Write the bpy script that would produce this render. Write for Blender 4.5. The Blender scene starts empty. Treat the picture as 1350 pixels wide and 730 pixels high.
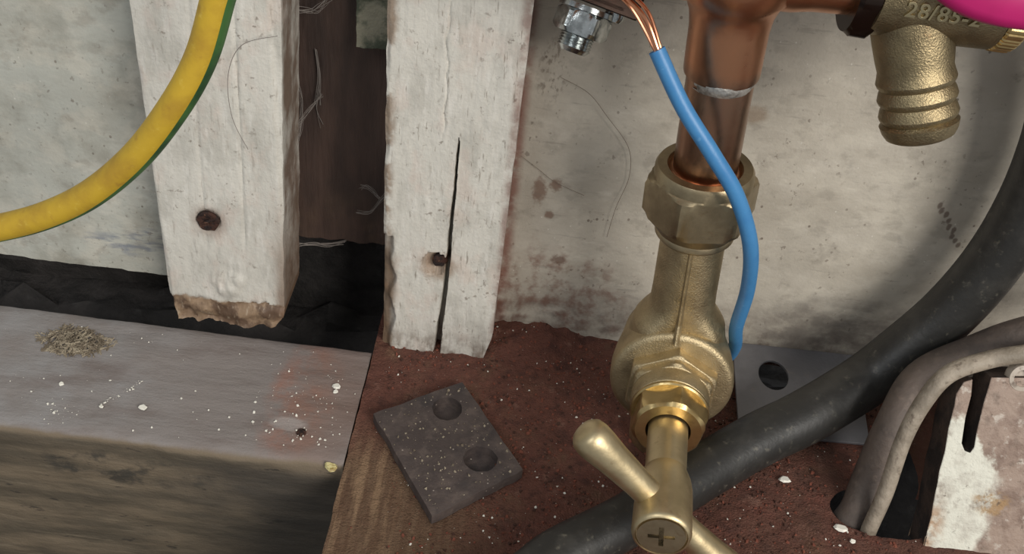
import bpy, math, random
from mathutils import Vector, Matrix, noise
from mathutils.geometry import tessellate_polygon

random.seed(7)
S = bpy.context.scene
COL = S.collection
CM = 0.01                      # every length below is written in centimetres

# ------------------------------------------------------------------ camera
P, R = math.radians(39), math.radians(6.6)
fw = Vector((0, math.cos(P), -math.sin(P)))
r0 = Vector((1, 0, 0)); u0 = Vector((0, math.sin(P), math.cos(P)))
rt = r0 * math.cos(R) + u0 * math.sin(R)
up = u0 * math.cos(R) - r0 * math.sin(R)
cd = bpy.data.cameras.new('camera'); cam = bpy.data.objects.new('camera', cd); COL.objects.link(cam)
cam.matrix_world = Matrix(((rt.x, up.x, -fw.x, 0), (rt.y, up.y, -fw.y, -.365), (rt.z, up.z, -fw.z, .3275), (0, 0, 0, 1)))
cd.sensor_width = 36; cd.lens = 36 * 1400 / 1350; cd.clip_start = .005; cd.clip_end = 20
S.camera = cam

# ------------------------------------------------------------------ world and lights
w = bpy.data.worlds.new('world'); S.world = w; w.use_nodes = True
w.node_tree.nodes['Background'].inputs[0].default_value = (.93, .97, 1, 1)
w.node_tree.nodes['Background'].inputs[1].default_value = .3


def area(name, loc, target, size, power, col):
    d = bpy.data.lights.new(name, 'AREA'); d.shape = 'RECTANGLE'; d.size, d.size_y = size; d.energy = power; d.color = col
    o = bpy.data.objects.new(name, d); COL.objects.link(o)
    o.location = loc
    o.rotation_euler = (Vector(target) - Vector(loc)).to_track_quat('-Z', 'Y').to_euler()


area('window_light', (.95, -1.3, .95), (.05, -.04, .08), (.9, .7), 25, (1, .96, .9))
area('room_light', (-.7, -1.1, 1.3), (0, -.05, .08), (.6, .6), 6, (.95, .98, 1))

S.view_settings.view_transform = 'Standard'
S.view_settings.look = 'None'
S.view_settings.gamma = 1
S.view_settings.use_curve_mapping = False
S.view_settings.exposure = 0.05


# ------------------------------------------------------------------ materials
def c(r, g, b):
    f = lambda v: (v / 255 / 12.92) if v / 255 <= .04045 else ((v / 255 + .055) / 1.055) ** 2.4
    return (f(r), f(g), f(b), 1)


class Mat:
    def __init__(s, name, base, rough=.6, metal=0., org=(0, 0, 0), coat=0., spec=.5):
        s.m = bpy.data.materials.new(name); s.m.use_nodes = True
        s.t = s.m.node_tree; s.n = s.t.nodes; s.b = s.n['Principled BSDF']
        s.b.inputs['Metallic'].default_value = metal
        s.b.inputs['Roughness'].default_value = rough
        s.b.inputs['Specular IOR Level'].default_value = spec
        s.b.inputs['Coat Weight'].default_value = coat
        tc = s.n.new('ShaderNodeTexCoord')
        mp = s.n.new('ShaderNodeMapping'); mp.inputs['Scale'].default_value = (100,) * 3; mp.inputs['Location'].default_value = org
        s.t.links.new(tc.outputs['Object'], mp.inputs[0]); s.P = mp.outputs[0]
        s.col = base; s.b.inputs['Base Color'].default_value = base
        s.h = None

    def math(s, op, a, b=None, clamp=False):
        n = s.n.new('ShaderNodeMath'); n.operation = op; n.use_clamp = clamp
        for i, v in enumerate((a, b)):
            if v is None: continue
            if isinstance(v, (int, float)): n.inputs[i].default_value = v
            else: s.t.links.new(v, n.inputs[i])
        return n.outputs[0]

    def ramp(s, v, lo, hi):
        n = s.n.new('ShaderNodeMapRange'); n.interpolation_type = 'SMOOTHSTEP'; n.clamp = True
        n.inputs[1].default_value = lo; n.inputs[2].default_value = hi
        s.t.links.new(v, n.inputs[0]); return n.outputs[0]

    def vec(s, stretch, off=(0, 0, 0)):
        mp = s.n.new('ShaderNodeMapping'); mp.inputs['Scale'].default_value = stretch; mp.inputs['Location'].default_value = off
        s.t.links.new(s.P, mp.inputs[0]); return mp.outputs[0]

    def noise(s, scale, detail=4, stretch=(1, 1, 1), off=(0, 0, 0), dist=0.):
        n = s.n.new('ShaderNodeTexNoise'); n.inputs['Scale'].default_value = scale; n.inputs['Detail'].default_value = detail
        n.inputs['Roughness'].default_value = .6; n.inputs['Distortion'].default_value = dist
        s.t.links.new(s.vec(stretch, off), n.inputs['Vector']); return n.outputs['Fac']

    def n_(s, scale, lo, hi, detail=4, stretch=(1, 1, 1), off=(0, 0, 0), dist=0.):
        return s.ramp(s.noise(scale, detail, stretch, off, dist), lo, hi)

    def blob(s, ctr, rad, amp=.5, nscale=1., e=.35):
        """1 inside an uneven ellipsoid"""
        mp = s.n.new('ShaderNodeVectorMath'); mp.operation = 'SUBTRACT'; s.t.links.new(s.P, mp.inputs[0]); mp.inputs[1].default_value = ctr
        dv = s.n.new('ShaderNodeVectorMath'); dv.operation = 'DIVIDE'; s.t.links.new(mp.outputs[0], dv.inputs[0]); dv.inputs[1].default_value = rad
        ln = s.n.new('ShaderNodeVectorMath'); ln.operation = 'LENGTH'; s.t.links.new(dv.outputs[0], ln.inputs[0])
        nz = s.math('MULTIPLY', s.math('SUBTRACT', s.noise(nscale, 5), .5), amp * 2)
        return s.ramp(s.math('ADD', ln.outputs['Value'], nz), 1 + e, 1 - e) if False else s.math('SUBTRACT', 1, s.ramp(s.math('ADD', ln.outputs['Value'], nz), 1 - e, 1 + e))

    def grad(s, axis, a, b, amp=0., nscale=1., stretch=(1, 1, 1)):
        """0 at coordinate a, 1 at coordinate b (a may exceed b), edge made uneven by amp centimetres"""
        sp = s.n.new('ShaderNodeSeparateXYZ'); s.t.links.new(s.P, sp.inputs[0]); v = sp.outputs['xyz'.index(axis)]
        if amp: v = s.math('ADD', v, s.math('MULTIPLY', s.math('SUBTRACT', s.noise(nscale, 5, stretch), .5), amp * 2))
        if a < b: return s.ramp(v, a, b)
        return s.math('SUBTRACT', 1, s.ramp(v, b, a))

    def spots(s, scale, size, stretch=(1, 1, 1), keep=.5, off=(0, 0, 0)):
        n = s.n.new('ShaderNodeTexVoronoi'); n.inputs['Scale'].default_value = scale
        s.t.links.new(s.vec(stretch, off), n.inputs['Vector'])
        m = s.math('SUBTRACT', 1, s.ramp(n.outputs['Distance'], size * .6, size))
        sp = s.n.new('ShaderNodeSeparateColor'); s.t.links.new(n.outputs['Color'], sp.inputs[0])
        return s.math('MULTIPLY', m, s.math('LESS_THAN', sp.outputs[0], keep))

    def mul(s, *a):
        r = a[0]
        for b in a[1:]: r = s.math('MULTIPLY', r, b)
        return r

    def lay(s, col, mask, k=1.):
        n = s.n.new('ShaderNodeMix'); n.data_type = 'RGBA'
        s.t.links.new(s.math('MULTIPLY', mask, k, True), n.inputs[0])
        if isinstance(s.col, tuple): n.inputs[6].default_value = s.col
        else: s.t.links.new(s.col, n.inputs[6])
        n.inputs[7].default_value = col
        s.col = n.outputs[2]; s.t.links.new(s.col, s.b.inputs['Base Color']); return s

    def bump(s, height, dist=.05, k=1.):
        n = s.n.new('ShaderNodeBump'); n.inputs['Distance'].default_value = dist * CM; n.inputs['Strength'].default_value = k
        s.t.links.new(height, n.inputs['Height'])
        if s.h: s.t.links.new(s.h, n.inputs['Normal'])
        s.h = n.outputs[0]; s.t.links.new(s.h, s.b.inputs['Normal']); return s

    def rough(s, fac, a, b):
        n = s.n.new('ShaderNodeMapRange'); n.inputs[3].default_value = a; n.inputs[4].default_value = b
        s.t.links.new(fac, n.inputs[0]); s.t.links.new(n.outputs[0], s.b.inputs['Roughness']); return s


def wall_paint(name, tint, side):
    m = Mat(name, tint, .55)
    m.lay(c(150, 140, 124), m.n_(.22, .38, .72, 5, (1, 1, 1.4)), .35)
    m.lay(c(214, 207, 194), m.n_(.9, .5, .8, 6, (1, 1, 1.8), (7, 3, 1)), .45)
    m.lay(c(140, 134, 126), m.n_(1.6, .56, .8, 7, (.7, 1, 1.5), (3, 3, 9)), .3)
    m.lay(c(230, 226, 216), m.spots(3.2, .12, (1, 1, .7), .25), .5)
    m.lay(c(92, 76, 64), m.mul(m.spots(2.3, .16, (1, 1, .8), .3, (5, 1, 2)), m.n_(.35, .42, .58)), .75)
    m.lay(c(212, 204, 188), m.n_(.55, .48, .62, 8, (1, 1, 1.2), (11, 0, 5)), .32)
    m.lay(c(150, 142, 130), m.n_(.9, .54, .68, 8, (1, 1, 1.3), (1, 7, 15)), .42)
    m.lay(c(112, 100, 88), m.mul(m.n_(3.5, .62, .68, 3, (1, 1, .8), (8, 8, 1)), m.n_(.4, .44, .6, 3, (1, 1, 1), (3, 0, 3))), .6)
    if side == 'right':
        m.lay(c(126, 76, 62), m.mul(m.grad('x', .05, -.4, .12, 1.2), m.n_(.7, .3, .55)), .8)  # reddish shadow line beside the batten, painted into the wall colour
        m.lay(c(92, 74, 66), m.mul(m.grad('z', 3.6, .2, 1.6, .9), m.n_(1.4, .36, .68, 6)), .75)
        m.lay(c(96, 88, 84), m.mul(m.blob((15.5, 0, 2.0), (4.5, 3, 1.9), .5, .6), m.n_(.8, .3, .6, 6, (.8, 1, 1.3))), .6)
        m.lay(c(120, 78, 62), m.mul(m.blob((1.0, 0, 2.2), (4.2, 3, 2.6), .7, .8), m.n_(1.3, .42, .68, 6)), .7)
        m.lay(c(118, 82, 62), m.blob((.72, 0, 7.95), (.26, 1, .66), 1.1, 4.5, .5), .7)
        m.lay(c(118, 82, 62), m.blob((1.36, 0, 8.3), (.24, 1, .28), 1.1, 6, .5), .7)
        m.lay(c(118, 86, 68), m.blob((1.25, 0, 6.7), (.18, 1, .2), .9, 4), .7)
        m.lay(c(100, 66, 50), m.blob((1.9, 0, 4.4), (.3, 1, .2), 1.1, 5, .5), .7)
        for qx, qz in ((16.9, 9.45), (17.05, 9.2), (17.3, 9.05), (17.5, 8.75), (17.62, 8.45), (17.85, 8.3), (17.9, 8.0), (18.1, 7.8), (18.3, 7.6)):
            m.lay(c(92, 72, 60), m.blob((qx, 0, qz), (.1, 1, .15), .8, 5), .7)
        m.lay(c(94, 78, 62), m.mul(m.blob((.65, 0, 13.4), (.55, 1, 1.3), .3, 1.), m.n_(3, .5, .62, 5, (1.6, 1, .8))), .55)
        m.lay(c(140, 112, 84), m.blob((8.6, 0, 12.6), (.5, 1, .4), .5, 1.2), .5)
        m.lay(c(128, 120, 112), m.n_(1.1, .62, .7, 6, (.4, 1, 3), (2, 8, 4)), .3)
    else:
        m.lay(c(116, 122, 134), m.mul(m.blob((-16.2, 0, 2.7), (2.6, 2, .7), .6, 1.2), m.n_(1.8, .4, .62, 6, (.5, 1, 2))), .75)
        m.lay(c(134, 130, 118), m.n_(.5, .46, .7, 6, (1, 1, 1), (9, 0, 2)), .5)
        m.lay(c(110, 104, 94), m.n_(3.2, .63, .72, 4), .55)
    m.bump(m.noise(.7, 4, (1, 1, 1.3)), .16, .35).bump(m.noise(7, 3), .03, .5)
    return m.m


M = {}
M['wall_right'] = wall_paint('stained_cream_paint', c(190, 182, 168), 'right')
M['wall_left'] = wall_paint('grubby_grey_white_paint', c(184, 184, 174), 'left')


def batten_paint(name, org, left):
    m = Mat(name, c(208, 204, 194), .5, org=org)
    m.lay(c(172, 168, 158), m.n_(.5, .46, .64, 8, (1.4, 1, .7)), .5)
    m.lay(c(206, 190, 178), m.n_(.6, .5, .66, 5, (1.2, 1, .8), (12, 2, 2)), .5)
    m.lay(c(226, 222, 214), m.n_(1.3, .5, .7, 6, (2.5, 1, .5), (4, 2, 7)), .5)
    m.lay(c(146, 136, 124), m.n_(2.5, .58, .72, 7, (3, 1, .4), (1, 1, 3)), .45)
    m.lay(c(120, 108, 96), m.mul(m.n_(3.6, .6, .68, 4), m.n_(.5, .45, .6)), .7)
    if left:
        m.lay(c(150, 126, 102), m.grad('z', 1.75, 1.55, .35, 1.6), 1)
        m.lay(c(92, 72, 58), m.mul(m.grad('z', 1.7, 1.4, .35, 1.6), m.n_(1.1, .42, .6, 7, (1, 1, .9))), .9)
        m.lay(c(196, 178, 156), m.mul(m.grad('z', 1.7, 1.4, .35, 1.6), m.n_(2.4, .56, .7, 6, (1.6, 1, .6), (3, 3, 1))), .6)
        m.lay(c(122, 96, 76), m.mul(m.grad('x', -10.3, -9.7, .3, .9, (1, 1, .4)), m.grad('z', 9, 2, 1.5, .6)), .75)
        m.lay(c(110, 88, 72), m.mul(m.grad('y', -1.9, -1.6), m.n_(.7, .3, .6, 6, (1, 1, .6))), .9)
        m.lay(c(118, 84, 64), m.blob((-12.66, -2, 5.9), (.68, 2, .75), .3, 2, .5), .5)
    else:
        m.lay(c(104, 86, 72), m.mul(m.grad('z', 2.2, -.2, .9, 1.), m.n_(1.6, .36, .66, 6, (1.4, 1, .8))), .8)
        m.lay(c(112, 94, 76), m.mul(m.grad('x', -4.75, -5.15, .45, .8, (1, 1, .5)), m.grad('z', 7, 5, .8, .8)), .95)
        m.lay(c(136, 112, 90), m.mul(m.grad('x', -4.9, -5.25, .3, 1.4), m.n_(.7, .44, .56, 5)), .8)
        m.lay(c(116, 72, 60), m.mul(m.grad('x', -.85, -.5, .15, 1.5), m.n_(.8, .3, .55)), .65)  # same reddish shadow line, painted into the batten's right edge
        m.lay(c(128, 92, 56), m.blob((-3.15, -2, 4.95), (.75, 2, .65), .4, 2, .4), .65)
        m.lay(c(118, 106, 92), m.n_(4, .64, .7, 3, (2.5, 1, .25), (0, 4, 4)), .6)
    m.bump(m.noise(1.0, 5, (2, 1, .6)), .14, .4).bump(m.noise(7, 3), .04, .6)
    return m.m


M['batten_l'] = batten_paint('chipped_white_gloss_paint', (-12.1, -1, .3), True)
M['batten_r'] = batten_paint('split_white_gloss_paint', (-3, -1, -.4), False)

m = Mat('dusty_grey_beam_wood', c(132, 124, 120), .75)
m.lay(c(152, 150, 150), m.mul(m.grad('x', -11, -17, 3, .3), m.n_(.4, .3, .7, 5)), .7)
m.lay(c(104, 90, 84), m.n_(.45, .45, .7, 6, (.5, 1.4, 1), (3, 1, 1)), .6)
m.lay(c(150, 96, 74), m.mul(m.blob((-8.2, -5.6, 0), (1.2, 3.4, 1), .6, .7), m.n_(.8, .36, .62, 6)), .55)
m.lay(c(126, 100, 88), m.blob((-7, -5.5, 0), (1.6, 4.5, 1), .4, .6, .5), .5)
m.lay(c(168, 160, 156), m.blob((-8.4, -7.2, 0), (.7, .35, 1), .4, 1.2), .55)
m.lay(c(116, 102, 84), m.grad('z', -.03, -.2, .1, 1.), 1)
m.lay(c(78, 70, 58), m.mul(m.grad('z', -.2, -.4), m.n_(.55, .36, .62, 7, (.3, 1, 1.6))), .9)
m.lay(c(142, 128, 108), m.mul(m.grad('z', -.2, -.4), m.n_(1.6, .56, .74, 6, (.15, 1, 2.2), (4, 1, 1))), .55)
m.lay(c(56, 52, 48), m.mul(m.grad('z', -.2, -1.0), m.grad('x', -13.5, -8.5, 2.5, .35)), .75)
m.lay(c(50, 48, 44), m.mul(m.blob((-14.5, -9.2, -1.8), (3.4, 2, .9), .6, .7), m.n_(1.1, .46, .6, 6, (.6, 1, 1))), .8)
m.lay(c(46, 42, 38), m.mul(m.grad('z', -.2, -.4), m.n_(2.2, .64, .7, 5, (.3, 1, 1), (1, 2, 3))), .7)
m.bump(m.noise(1.2, 6, (.3, 1, 1)), .18, .6).bump(m.noise(9, 3), .03, .6)
M['beam'] = m.m

m = Mat('floorboard_with_red_dust', c(116, 90, 68), .8)
m.lay(c(96, 68, 48), m.n_(1.4, .36, .64, 6, (2.6, .3, 1)), .8)
m.lay(c(158, 128, 98), m.mul(m.n_(.9, .46, .66, 6, (3, .3, 1), (2, 0, 0)), m.grad('x', -2.6, -4.2, 1, .6)), .7)
red = m.math('MAXIMUM', m.grad('x', -2.4, 1.8, 1.6, .35), m.grad('y', -9.5, -5.6, 1.3, .4))
m.lay(c(104, 62, 50), m.mul(red, m.n_(.5, .18, .5, 6)), .95)
m.lay(c(128, 80, 64), m.mul(red, m.n_(2.4, .48, .7, 7)), .5)
m.lay(c(66, 38, 32), m.mul(red, m.n_(1.1, .5, .7, 7, (1, 1, 1), (5, 5, 0))), .7)
m.lay(c(92, 64, 50), m.mul(m.grad('x', 8, 11, 1, .5), m.n_(.7, .3, .6, 6)), .5)
m.lay(c(150, 112, 96), m.mul(red, m.n_(1.0, .58, .74, 8, (1, 1, 1), (9, 1, 0))), .55)
m.lay(c(170, 138, 118), m.mul(red, m.spots(7, .2, keep=.12)), .7)
m.bump(m.noise(3, 8), .2, .8).bump(m.noise(12, 4), .07, .8)
M['floor'] = m.m

m = Mat('dark_void_wood', c(64, 60, 58), .85)  # dark rough surface of the space behind and beneath the boards
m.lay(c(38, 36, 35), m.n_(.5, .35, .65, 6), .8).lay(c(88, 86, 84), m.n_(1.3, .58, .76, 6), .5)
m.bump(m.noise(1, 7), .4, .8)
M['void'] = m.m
m = Mat('dark_brown_board', c(84, 66, 58), .6)
m.lay(c(52, 42, 38), m.n_(.4, .35, .65, 6, (1.5, 1, .4)), .8).lay(c(104, 84, 66), m.mul(m.grad('z', 6, 3, 1, .6), m.n_(.5, .4, .7)), .5)
m.lay(c(118, 108, 104), m.n_(2.2, .66, .78, 5, (2, 1, .4)), .5)
m.bump(m.noise(2, 5, (2, 1, .3)), .1, .5)
M['recess'] = m.m
m = Mat('mossy_grey_offcut_wood', c(140, 136, 118), .8)
m.lay(c(70, 76, 62), m.n_(.9, .4, .6, 5)).bump(m.noise(2, 5), .1)
M['offcut'] = m.m

m = Mat('tarnished_copper', c(166, 124, 100), .34, 1.)
m.lay(c(152, 124, 102), m.n_(.7, .35, .65, 5, (1, 1, .5)), .85).lay(c(112, 92, 78), m.n_(1.6, .52, .72, 6, (1, 1, .4), (3, 1, 1)), .6)
m.lay(c(214, 148, 108), m.grad('z', 17.0, 17.6, .4, .8), .65)
m.rough(m.noise(1.5, 5), .18, .46).bump(m.noise(6, 4), .015, .3)
M['copper'] = m.m
m = Mat('bright_copper_strand', c(226, 160, 124), .28, 1.); M['strand'] = m.m
m = Mat('solder_grey', c(206, 202, 194), .45, .8); m.lay(c(110, 106, 98), m.n_(2, .4, .7)).bump(m.noise(4, 4), .05); M['solder'] = m.m


def brass(name, col, dark, rough, cast):
    m = Mat(name, col, rough, 1.)
    m.lay(dark, m.n_(.8, .36, .72, 6), .65).lay(c(120, 84, 54), m.n_(2.4, .6, .76, 5, (1, 1, 1), (6, 2, 2)), .35)
    m.rough(m.noise(2, 5), rough - .08, rough + .12)
    if cast: m.bump(m.noise(16, 3), .035, .7)
    m.bump(m.noise(1.6, 4), .05, .4)
    return m.m


M['brass_cast'] = brass('cast_brass', c(196, 178, 142), c(146, 130, 102), .46, True)
M['brass_nut'] = brass('dull_machined_brass', c(176, 160, 130), c(128, 114, 90), .4, False)
M['brass_bright'] = brass('polished_brass', c(216, 190, 136), c(170, 144, 98), .3, False)
M['brass_dark'] = brass('aged_bronze_brass', c(160, 144, 112), c(104, 92, 72), .4, True)
M['brass_handle'] = brass('satin_brass', c(210, 192, 154), c(178, 160, 124), .42, False)
m = Mat('brass_text', c(186, 172, 136), .4, 1.); M['brass_text'] = m.m
m = Mat('black_and_shaded_steel', c(70, 58, 52), .3, 1.); M['dark_steel'] = m.m
m = Mat('zinc_plated_steel', c(206, 210, 210), .2, 1.); m.lay(c(130, 134, 132), m.n_(2, .4, .6), .6).bump(m.noise(4, 3), .04); M['zinc'] = m.m; m.n['Bump'].inputs['Strength'].default_value = .3
m = Mat('rusty_screw', c(74, 48, 38), .8, .3); m.lay(c(40, 30, 28), m.n_(3, .4, .6)).lay(c(150, 110, 84), m.n_(5, .6, .7), .7).bump(m.noise(5, 5), .15); M['rust'] = m.m
m = Mat('dark_slot', c(36, 28, 18), .6, .5); M['slot'] = m.m

m = Mat('blue_pvc', c(66, 128, 178), .42); m.lay(c(52, 112, 166), m.n_(1.2, .4, .7, 5), .5).lay(c(128, 176, 208), m.n_(4, .64, .74), .25).bump(m.noise(5, 3), .02, .5); M['blue'] = m.m
m = Mat('yellow_pvc', c(198, 162, 46), .5); m.lay(c(166, 128, 42), m.n_(.6, .42, .68, 6), .7).lay(c(146, 100, 46), m.n_(1.2, .58, .74, 6, (1, 1, 1), (5, 1, 2)), .6).lay(c(226, 200, 96), m.n_(3, .58, .76, 5), .4).bump(m.noise(5, 3), .02, .5); M['yellow'] = m.m
m = Mat('green_pvc', c(64, 104, 54), .48); m.lay(c(40, 72, 44), m.n_(.8, .4, .7)); M['green'] = m.m
m = Mat('black_rubber_hose', c(40, 39, 37), .45); m.lay(c(66, 64, 60), m.n_(.8, .46, .7, 6), .5).lay(c(128, 122, 108), m.n_(2.6, .58, .78, 6), .45).bump(m.noise(4, 4), .03, .5); M['hose'] = m.m
m = Mat('dusty_brown_hose', c(96, 84, 76), .65); m.lay(c(70, 62, 58), m.n_(.6, .4, .66, 5), .8).lay(c(132, 116, 104), m.n_(2, .54, .74, 5), .4).bump(m.noise(4, 4), .04); M['hose_brown'] = m.m
m = Mat('grubby_white_cable', c(160, 148, 132), .6)
m.lay(c(116, 106, 92), m.n_(.8, .36, .62, 6), .8).lay(c(222, 212, 198), m.mul(m.grad('x', 16.2, 17, .5, 1), m.n_(1.2, .36, .6, 6)), .85).lay(c(84, 70, 58), m.n_(2.6, .58, .7, 5), .6).bump(m.noise(3, 5), .08)
M['cable'] = m.m

m = Mat('black_slate_rubber', c(70, 60, 57), .75); m.lay(c(92, 80, 75), m.n_(.9, .42, .7, 7), .6).lay(c(112, 98, 90), m.n_(1.6, .5, .68, 8, (1, 1, 1), (3, 1, 0)), .4).lay(c(44, 40, 42), m.n_(.6, .5, .7, 5, (1, 1, 1), (1, 6, 0)), .6).lay(c(170, 158, 146), m.spots(4, .16, keep=.18), .8).bump(m.noise(4, 6), .06, .7); M['slate'] = m.m
m = Mat('matt_grey_steel_plate', c(128, 127, 130), .55, .35); m.lay(c(104, 103, 106), m.n_(.5, .4, .65, 5), .6).lay(c(150, 138, 126), m.n_(1.4, .6, .76, 6), .4).bump(m.noise(6, 4), .02); M['plate'] = m.m

m = Mat('flaking_white_board', c(216, 214, 200), .6, org=(21, -8, 0))
m.lay(c(170, 162, 150), m.n_(1.2, .44, .7, 6), .6)
bare = m.math('ADD', m.math('MULTIPLY', m.grad('x', 17.0, 20.2, 1.2, .7), 1), m.math('SUBTRACT', m.grad('z', 3.0, 5.6, 1.1, .7), .52))
bare = m.ramp(bare, .22, .42)
m.lay(c(152, 130, 116), bare, .95).lay(c(112, 90, 78), m.mul(bare, m.n_(1., .44, .66, 7)), .7).lay(c(204, 194, 182), m.mul(bare, m.n_(2.6, .56, .72, 6, (1, 1, 1), (4, 2, 2))), .7)
m.lay(c(162, 118, 78), m.mul(m.grad('x', 18.0, 17.3, .5, 1), m.grad('z', 2.4, .8, .8, .8), m.n_(1.4, .34, .56)), .8)
m.lay(c(158, 124, 80), m.mul(m.blob((19.3, -8.4, 1.9), (.7, 2, .45), .6, 1.4), m.n_(2.5, .42, .56, 5)), .8)
m.lay(c(120, 104, 92), m.n_(1.3, .55, .68, 8, (1, 1, 1), (2, 9, 4)), .6)
m.lay(c(94, 80, 68), m.n_(3, .63, .7, 4), .7)
m.bump(m.noise(1.6, 7), .2, .7).bump(m.noise(7, 3), .05, .6)
M['board'] = m.m
m = Mat('dark_board_edge', c(70, 56, 48), .85); m.lay(c(44, 36, 32), m.n_(1, .4, .6, 6)).bump(m.noise(3, 5), .1); M['board_edge'] = m.m  # unpainted wood, darkened so the notch and shaded side look dark
m = Mat('grey_plastic', c(176, 164, 150), .5); m.lay(c(120, 106, 94), m.n_(2, .45, .6)); M['clip'] = m.m
m = Mat('magenta_plastic', c(182, 22, 100), .45); m.lay(c(156, 16, 82), m.n_(.5, .4, .7), .5); M['pink'] = m.m
m = Mat('white_paint_flake', c(232, 228, 216), .6); M['flake'] = m.m
m = Mat('yellowed_paint_flake', c(206, 194, 140), .5); m.lay(c(150, 128, 70), m.n_(4, .45, .6)); M['flake_y'] = m.m
m = Mat('red_brown_crumbs', c(120, 68, 52), .9); M['crumb'] = m.m
m = Mat('dark_brown_crumbs', c(72, 46, 36), .9); M['crumb_d'] = m.m
m = Mat('straw_sawdust', c(156, 144, 124), .9); m.lay(c(112, 100, 84), m.n_(3, .4, .6)); M['straw'] = m.m
m = Mat('hair_fibre', c(118, 104, 92), .6); M['hair'] = m.m
m = Mat('cobweb_fibre', c(128, 120, 114), .9); M['web'] = m.m


# ------------------------------------------------------------------ mesh helpers
def props(o, label=None, cat=None, group=None, kind=None):
    for k, v in (('label', label), ('category', cat), ('group', group), ('kind', kind)):
        if v: o[k] = v
    return o


def thing(name, org, label, cat, group=None):
    o = bpy.data.objects.new(name, None); COL.objects.link(o); o.empty_display_size = .01
    o.location = Vector(org) * CM
    return props(o, label, cat, group)


def frame(axis, xd=None):
    z = Vector(axis).normalized()
    x = Vector(xd) if xd else (Vector((1, 0, 0)) if abs(z.x) < .8 else Vector((0, 0, 1)))
    x = (x - z * x.dot(z)).normalized()
    return x, z.cross(x), z


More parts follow.
